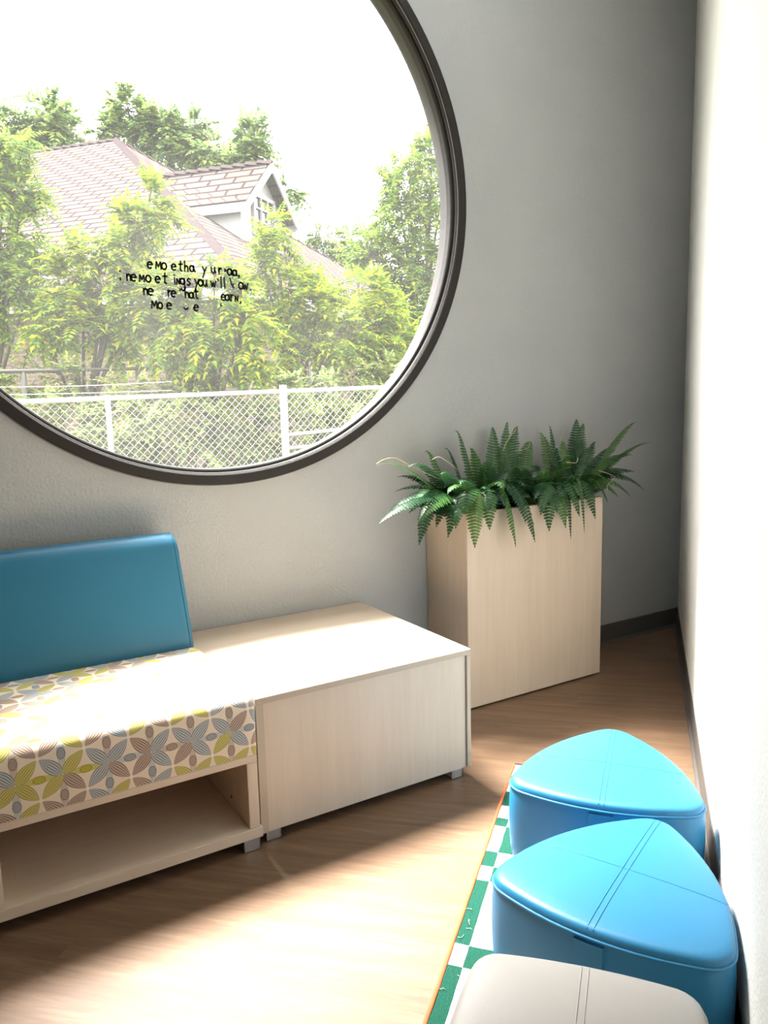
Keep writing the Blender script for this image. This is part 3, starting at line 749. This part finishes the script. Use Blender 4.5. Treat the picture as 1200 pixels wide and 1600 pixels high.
HE = Vector((4.80, 9.25, 3.2)); HA = Vector((-.645, .764, 0)).normalized(); HB = Vector((HA.y, -HA.x, 0))
def H(a, b_, z): return HE + HA*a + HB*b_ + Vector((0, 0, z))
house = empty('house', H(6, 8, 0) - Vector((0, 0, 3.2-GZ)), 'brick house with pinkish shingled hip roof and white dormer beyond the trees', 'house')
def hmesh(name, V_, F_, m, par=None, uv=None):
    V_ = [Vector(v) - house.location for v in V_]
    o = mesh(name, V_, F_, m, par or house)
    if uv:
        ul = o.data.uv_layers.new(name='UV')
        for pl_ in o.data.polygons:
            for li in pl_.loop_indices: ul.data[li].uv = uv[o.data.loops[li].vertex_index]
    return o
PK = 5.34; AP = 8.25; k = PK/AP; BW = 16.5
def slab_uv(name, quad, uv, m, th=.12, par=None):
    n = (Vector(quad[1])-Vector(quad[0])).cross(Vector(quad[2])-Vector(quad[0])).normalized()
    if n.z < 0: n = -n
    q2 = [Vector(v)-n*th for v in quad]; K = len(quad)
    return hmesh(name, list(quad)+q2, [tuple(range(K)), tuple(range(2*K-1, K-1, -1))] + [(i, (i+1) % K, K+(i+1) % K, K+i) for i in range(K)], m, par, list(uv)+list(uv))
sl_ = math.hypot(PK, AP)
roof = slab_uv('front_roof', [H(14, 0, 0), H(0, 0, 0), H(AP, AP, PK), H(14, AP, PK)], [(-14, 0), (0, 0), (-AP, sl_), (-14, sl_)], 'shingle')
roof2 = slab_uv('end_roof', [H(0, 0, 0), H(0, BW, 0), H(AP, AP, PK)], [(0, 0), (BW, 0), (AP, sl_)], 'shingle')
slab_uv('rear_roof', [H(0, BW, 0), H(14, BW, 0), H(14, AP, PK), H(AP, AP, PK)], [(0, 0), (14, 0), (14, sl_), (AP, sl_)], 'shingle')
def caps(p1, p2, sz=.30):
    p1, p2 = Vector(p1), Vector(p2); n = int((p2-p1).length/sz); d = (p2-p1)/n; sd = d.cross(Vector((0, 0, 1))).normalized(); V_, F_ = [], []
    for i in range(n):
        a = p1+d*i; e = p1+d*(i+1.18); i0 = len(V_)
        for q, h in ((a, .09), (e, .03)):
            V_ += [q-sd*.11+Vector((0, 0, h-.10)), q+Vector((0, 0, h-.01)), q+sd*.11+Vector((0, 0, h-.10))]
        F_ += [(i0, i0+1, i0+4, i0+3), (i0+1, i0+2, i0+5, i0+4), (i0, i0+2, i0+1)]
    return hmesh('ridge_caps', V_, F_, 'ridge')
MAT['ridge'] = Mat('dark_ridge_shingles', (0.0360, 0.0276, 0.0288), .95, spec=0.).m
caps(H(14, AP, PK), H(AP, AP, PK)); caps(H(AP, AP, PK), H(0, 0, 0)); caps(H(AP, AP, PK), H(0, BW, 0))
WZ = GZ-3.2
def wall_uv(name, a1, b1, a2, b2, z0, z1, m):
    L = math.hypot(a2-a1, b2-b1)
    return hmesh(name, [H(a1, b1, z0), H(a2, b2, z0), H(a2, b2, z1), H(a1, b1, z1)], [(0, 1, 2, 3)], m, None, [(0, 0), (L, 0), (L, z1-z0), (0, z1-z0)])
wall_uv('brick_wall', 13.5, .5, .5, .5, WZ, .2, 'hbrick'); wall_uv('brick_wall', .5, .5, .5, BW-.5, WZ, .2, 'hbrick')
slab_uv('eave_board', [H(14, -.02, -.12), H(-.02, -.02, -.12), H(-.02, -.02, -.32), H(14, -.02, -.32)], [(0, 0)]*4, 'trim', .03)
slab_uv('eave_board', [H(-.02, 0, -.12), H(-.02, BW, -.12), H(-.02, BW, -.32), H(-.02, 0, -.32)], [(0, 0)]*4, 'trim', .03)
# dormer on the end roof
DA, DB, DW, DE, DP = 2.25, 5.12, 1.0, 2.22, 3.25
hs = k*DA
dw = hmesh('dormer_wall', [H(DA, DB-DW, hs-.1), H(DA, DB+DW, hs-.1), H(DA, DB+DW, DE+.1), H(DA, DB, DP-.1), H(DA, DB-DW, DE+.1), H(DE/k, DB-DW, DE), H(DE/k, DB+DW, DE)],
      [(0, 1, 2, 3, 4), (0, 4, 5), (1, 6, 2)], 'trim')
OV = .25; ze_ = DE-.03; bw_ = DW+.2
sld = math.hypot(DP-ze_, bw_)
for sg in (-1, 1):
    A0 = DA-OV
    slab_uv('dormer_roof', [H(A0, DB+sg*bw_, ze_), H(ze_/k+.1, DB+sg*bw_, ze_), H(DP/k+.1, DB, DP), H(A0, DB, DP)], [(0, 0), (3, 0), (DP/k-A0, sld), (0, sld)], 'shingle', .1)
    slab_uv('barge_board', [H(A0-.03, DB+sg*bw_, ze_-.02), H(A0-.03, DB+sg*bw_, ze_-.20), H(A0-.03, DB, DP-.24), H(A0-.03, DB, DP-.02)], [(0, 0)]*4, 'trim', .04)
    slab_uv('dormer_eave', [H(A0, DB+sg*(bw_+.01), ze_-.03), H(ze_/k, DB+sg*(bw_+.01), ze_-.03), H(ze_/k, DB+sg*(bw_+.01), ze_-.22), H(A0, DB+sg*(bw_+.01), ze_-.22)], [(0, 0)]*4, 'trim', .03)
caps(H(DP/k, DB, DP), H(DA-OV, DB, DP), .28)
def grid_window(name, a, b0, b1, z0, z1, nb, nz):
    """glass with a white frame and bars, on the end of the house (facing -HA)"""
    wv = hmesh(name, [H(a-.03, b0, z0), H(a-.03, b1, z0), H(a-.03, b1, z1), H(a-.03, b0, z1)], [(0, 1, 2, 3)], 'pane')
    V_, F_ = [], []
    def bar(bA, zA, bB, zB):
        i0 = len(V_)
        for aa in (a-.075, a-.02): V_.extend([H(aa, bA, zA), H(aa, bB, zA), H(aa, bB, zB), H(aa, bA, zB)])
        F_.extend([(i0, i0+1, i0+2, i0+3), (i0+7, i0+6, i0+5, i0+4)] + [(i0+q, i0+4+q, i0+4+(q+1) % 4, i0+(q+1) % 4) for q in range(4)])
    for i in range(nb+1):
        x = b0+(b1-b0)*i/nb; h = .04 if i in (0, nb) else .016; bar(x-h, z0, x+h, z1)
    for i in range(nz+1):
        z = z0+(z1-z0)*i/nz; h = .04 if i in (0, nz) else .016; bar(b0-.05, z-h, b1+.05, z+h)
    Vv = [Vector(v)-house.location for v in V_]
    mesh('window_bars', Vv, F_, 'trim', wv)
grid_window('dormer_window', DA, DB-.48, DB+.48, hs+.22, DE+.28, 3, 3)
grid_window('house_window', .5, 3.4, 4.7, -2.0, -.6, 4, 3); grid_window('house_window', .5, 8.0, 9.3, -2.0, -.6, 4, 3)

# chain-link fence in front of the undergrowth
FY = 4.4
fx0, fx1 = -1.5, 8.5
def ftop(x): return 1.318 + .0175*(x-.8)
fence = empty('chain_link_fence', (2.5, FY, GZ), 'galvanised chain link fence crossing the lower part of the window view', 'fence')
fq = fence.location
tube('top_rail', [Vector((fx0, FY, ftop(fx0)))-fq, Vector((fx1, FY, ftop(fx1)))-fq], .021, 'galv', fence, 10)
def post(px, r_, extra):
    P = at_y(px, 625, FY); tube('post', [Vector((P.x, FY-.001, GZ))-fq, Vector((P.x, FY-.001, ftop(P.x)+extra))-fq], r_, 'galv', fence, 10); return P.x
xp = post(168, .024, .03); xt = post(443, .036, .06)
for xx in (-.3, 5.2, 7.3): tube('post', [Vector((xx, FY, GZ))-fq, Vector((xx, FY, ftop(xx)+.03))-fq], .024, 'galv', fence, 10)
tube('mid_rail', [Vector((xt, FY, .93))-fq, Vector((xt+1.9, FY, 1.02))-fq], .017, 'galv', fence, 8); tube('mid_rail', [Vector((xt, FY, .80))-fq, Vector((xt+1.9, FY, .84))-fq], .017, 'galv', fence, 8)
def wire_mesh():
    V_, F_ = [], []; z0, z1 = GZ+.05, 1.33; h = z1-z0; st = .075; rr = .0026
    n = int((fx1-fx0+h)/st)
    for i in range(n):
        for sg in (1, -1):
            x = fx0 - (h if sg > 0 else 0) + i*st
            pts = []
            xa, xb = x, x+h
            za, zb = (z0, z1) if sg > 0 else (z1, z0)
            if xa < fx0: za += (zb-za)*(fx0-xa)/h; xa = fx0
            if xb > fx1: zb -= (zb-za)*(xb-fx1)/(xb-xa); xb = fx1
            if xb-xa < .02: continue
            tilt = .0175
            tube_geo(V_, F_, [Vector((xa, FY+.024+sg*.002, za+tilt*(xa-.8)))-fq, Vector((xb, FY+.024+sg*.002, zb+tilt*(xb-.8)))-fq], rr, 4, cap=False)
    return mesh('wire_mesh', V_, F_, 'galv', fence)
wire_mesh()
for z_, sag in ((.07, .012), (.15, .03)):
    P = [Vector((xp-1.6+2.2*i/10, FY+.1, ftop(1)+z_-sag*math.sin(math.pi*i/10)))-fq for i in range(11)]
    tube('loose_wire', P, .003, 'galv', fence, 5)
# dark pipe fence further back
pf = empty('pipe_fence', (2.0, 6.6, GZ), 'dark weathered pipe rail fence half hidden in the undergrowth', 'fence')
a1, a2 = at_y(-60, 582, 6.6), at_y(398, 572, 6.6)
tube('rail', [a1-pf.location, a2-pf.location], .02, 'rust', pf, 8)
for px in (36, 215, 395):
    P = at_y(px, 578, 6.6); tube('post', [Vector((P.x, 6.61, GZ))-pf.location, Vector((P.x, 6.61, a1.z+.02))-pf.location], .028, 'rust', pf, 8)

# trees
def leaf(V_, F_, P, d, n, l, w_):
    s = d.cross(n).normalized()*w_; i0 = len(V_)
    V_ += [P, P+d*l*.35+s+n*l*.04, P+d*l-n*l*.08, P+d*l*.35-s+n*l*.04]; F_.append((i0, i0+1, i0+2, i0+3))
def rv():
    while True:
        v = Vector((random.uniform(-1, 1), random.uniform(-1, 1), random.uniform(-1, 1)))
        if .01 < v.length < 1: return v
def spray(V_, F_, P, d, L, pairs, l, w_):
    """a pinnate leaf: leaflets in pairs along a drooping stalk"""
    g = Vector((0, 0, -1))
    for i in range(1, pairs+1):
        u = i/pairs; T = (d + g*.55*u).normalized(); Q = P + d*L*u + g*L*.27*u*u
        s = T.cross(Vector((0, 0, 1)))
        if s.length < .1: s = Vector((1, 0, 0))
        s.normalize(); n = s.cross(T).normalized(); f = math.sin(math.pi*(.2+.75*u))*.6+.4
        for sg in (-1, 1):
            dd = (s*sg + T*.5 + g*.2 + rv()*.15).normalized(); leaf(V_, F_, Q, dd, (n+rv()*.3).normalized(), l*f, w_*f)
    leaf(V_, F_, P+d*L+g*L*.27, (d+g*.5).normalized(), Vector((0, 0, 1)), l, w_)
def tree(name, blobs, base, label, m, L=.30, pairs=6, l=.10, w_=.02, dens=1., cat='tree', group='trees outside the window', stems=1, trunk_r=.05):
    """blobs: (px, py, radius px, depth); trunk grows from base (x, y) with a limb into every blob"""
    root = empty(name, (base[0], base[1], GZ), label, cat, group); q = root.location
    cs = [(at_d(x, y, D), r_*D/FPX) for x, y, r_, D in blobs]
    TV, TF = [], []
    mean = sum((c for c, _ in cs), Vector())/len(cs); low = min(c.z for c, _ in cs)
    fork = Vector(base).to_3d(); fork.z = max(GZ+.4, GZ+(low-GZ)*.55)
    fork = Vector((base[0]*.8+mean.x*.2, base[1]*.8+mean.y*.2, fork.z))
    for s in range(stems):
        b0 = Vector((base[0]+random.uniform(-.1, .1)*(stems > 1)*2, base[1]+random.uniform(-.1, .1)*(stems > 1), GZ)); f = fork + rv()*.12*(stems > 1)
        tube_geo(TV, TF, [b0-q, b0.lerp(f, .5)+rv()*.04-q, f-q], [trunk_r, trunk_r*.85, trunk_r*.7], 7)
    V_, F_ = [], []
    for c, r_ in cs:
        mid = fork.lerp(c, .5) + rv()*.1*r_*2
        tube_geo(TV, TF, [fork-q, mid-q, c-q], [trunk_r*.6, trunk_r*.4, trunk_r*.18], 6)
        n = int(dens*85*(r_/L)**2) + 10
        tw = []
        for i in range(max(5, int(n/7))):
            v = rv(); e = c + v*r_*.95; tw.append(e)
            tube_geo(TV, TF, [c-q, c.lerp(e, .5)+rv()*.05*r_-q, e-q], [trunk_r*.16, trunk_r*.11, trunk_r*.05], 4)
        for i in range(n):
            e = random.choice(tw); P = c.lerp(e, random.uniform(.45, 1)); d = ((P-c).normalized()*.7 + rv()*.8).normalized()
            spray(V_, F_, P-q, d, L*random.uniform(.7, 1.15), pairs, l*random.uniform(.8, 1.15), w_)
    mesh('trunk', TV, TF, 'bark', root, True); mesh('foliage', V_, F_, m, root)
    return root
def foot_at(px, D): P = at_d(px, 616, D); return (P.x, P.y)
# behind the house
tree('tree', [(62, 185, 48, 33), (25, 215, 48, 33), (95, 215, 42, 33), (50, 250, 50, 33)], foot_at(70, 33), 'distant round tree behind the left end of the house roof', 'leaf_far', .8, 5, .30, .085, .8, trunk_r=.16)
tree('tree', [(200, 172, 40, 35), (245, 205, 50, 35), (175, 215, 45, 35), (300, 205, 42, 35), (265, 245, 50, 35)], foot_at(230, 35), 'tall distant tree behind the peak of the house roof', 'leaf_far', .8, 5, .30, .085, .8, trunk_r=.18)
tree('tree', [(330, 235, 45, 34), (392, 210, 34, 34), (400, 245, 36, 34), (360, 265, 42, 34), (445, 300, 26, 34)], foot_at(380, 34), 'distant tree rising behind the dormer of the house', 'leaf_far', .8, 5, .30, .085, .8, trunk_r=.16)
# to the right of the house
tree('tree', [(640, 260, 42, 16), (665, 330, 50, 16), (610, 340, 45, 16), (620, 290, 40, 16), (580, 400, 42, 16), (675, 240, 34, 16), (650, 410, 60, 16), (690, 300, 45, 16), (700, 400, 50, 16), (600, 410, 45, 16), (700, 480, 60, 16), (640, 490, 60, 16)], foot_at(655, 16), 'tall hazy tree at the right edge of the window view', 'leaf_mid', .45, 6, .13, .03, .7, trunk_r=.09)
tree('tree', [(540, 375, 34, 33), (570, 410, 45, 33), (525, 425, 40, 33), (500, 370, 20, 33)], foot_at(550, 33), 'small tree standing past the right corner of the house', 'leaf_far', .5, 5, .18, .045, .8, trunk_r=.08)
# in front of the house
tree('tree', [(20, 225, 40, 9.5), (8, 300, 50, 9.5), (35, 300, 36, 9.5), (20, 370, 52, 9.5), (50, 440, 45, 9.5), (0, 460, 60, 9.5), (-40, 260, 60, 9.5), (-40, 400, 70, 9.5)], foot_at(-20, 9.5), 'leafy tree at the left edge of the window view', 'leaf_mid', .30, 6, .095, .019, .85)
tree('tree', [(232, 318, 36, 9.0), (215, 352, 38, 9.0), (255, 345, 30, 9.0), (195, 395, 42, 9.0), (130, 410, 46, 9.0), (105, 455, 50, 9.0), (160, 450, 48, 9.0), (120, 510, 52, 9.0), (200, 485, 44, 9.0), (70, 500, 46, 9.0), (180, 530, 44, 9.0)], foot_at(115, 9), 'yellow green many stemmed tree in front of the left roof slope', 'leaf_near', .30, 6, .10, .020, .8, stems=4, trunk_r=.045)
tree('tree', [(290, 490, 44, 8.6), (250, 520, 44, 8.6), (330, 520, 46, 8.6), (385, 500, 40, 8.6), (370, 545, 42, 8.6), (300, 545, 42, 8.6), (250, 465, 36, 8.6), (305, 455, 36, 8.6), (360, 460, 34, 8.6), (335, 430, 20, 8.6)], foot_at(330, 8.6), 'low spreading tree below the window lettering', 'leaf_near', .30, 6, .10, .020, .85, stems=3, trunk_r=.04)
tree('tree', [(425, 350, 26, 10), (430, 385, 36, 10), (415, 425, 38, 10), (450, 450, 46, 10), (500, 475, 48, 10), (470, 520, 50, 10), (440, 560, 46, 10), (530, 520, 46, 10)], foot_at(465, 10), 'bright green tree rising just in front of the dormer', 'leaf_near', .30, 6, .095, .019, .8, stems=2)
tree('tree', [(560, 455, 46, 10.5), (600, 480, 46, 10.5), (555, 520, 48, 10.5), (620, 530, 46, 10.5), (585, 560, 46, 10.5), (650, 550, 46, 10.5)], foot_at(600, 10.5), 'bushy yellow green tree at the lower right of the window view', 'leaf_near', .30, 6, .095, .019, .75, stems=2)
# undergrowth along the fence
ug = [(-20, 620, 9.0, 'leafy brush in the lower left corner of the window view'), (80, 640, 8.6, 'tangled brush behind the fence, left of the thin fence post'), (190, 650, 8.4, 'tangled brush behind the thin fence post'),
      (290, 660, 8.6, 'tangled brush behind the middle of the chain link mesh'), (385, 655, 8.9, 'tangled brush just left of the thick fence post'), (490, 650, 9.2, 'pale brush just right of the thick fence post'), (590, 630, 9.7, 'pale brush behind the right end of the fence')]
for px, py, D, lab in ug:
    tree('shrub', [(px-30, py-40, 36, D), (px+25, py-45, 36, D), (px, py, 44, D-.3), (px+45, py+15, 40, D-.4), (px-45, py+25, 40, D-.4), (px, py+60, 44, D-.5), (px+40, py+90, 44, D-.6), (px-40, py+95, 44, D-.6)], foot_at(px, D), lab, 'vine', .22, 5, .065, .018, .5, 'shrub', 'brush behind the fence', stems=5, trunk_r=.014)
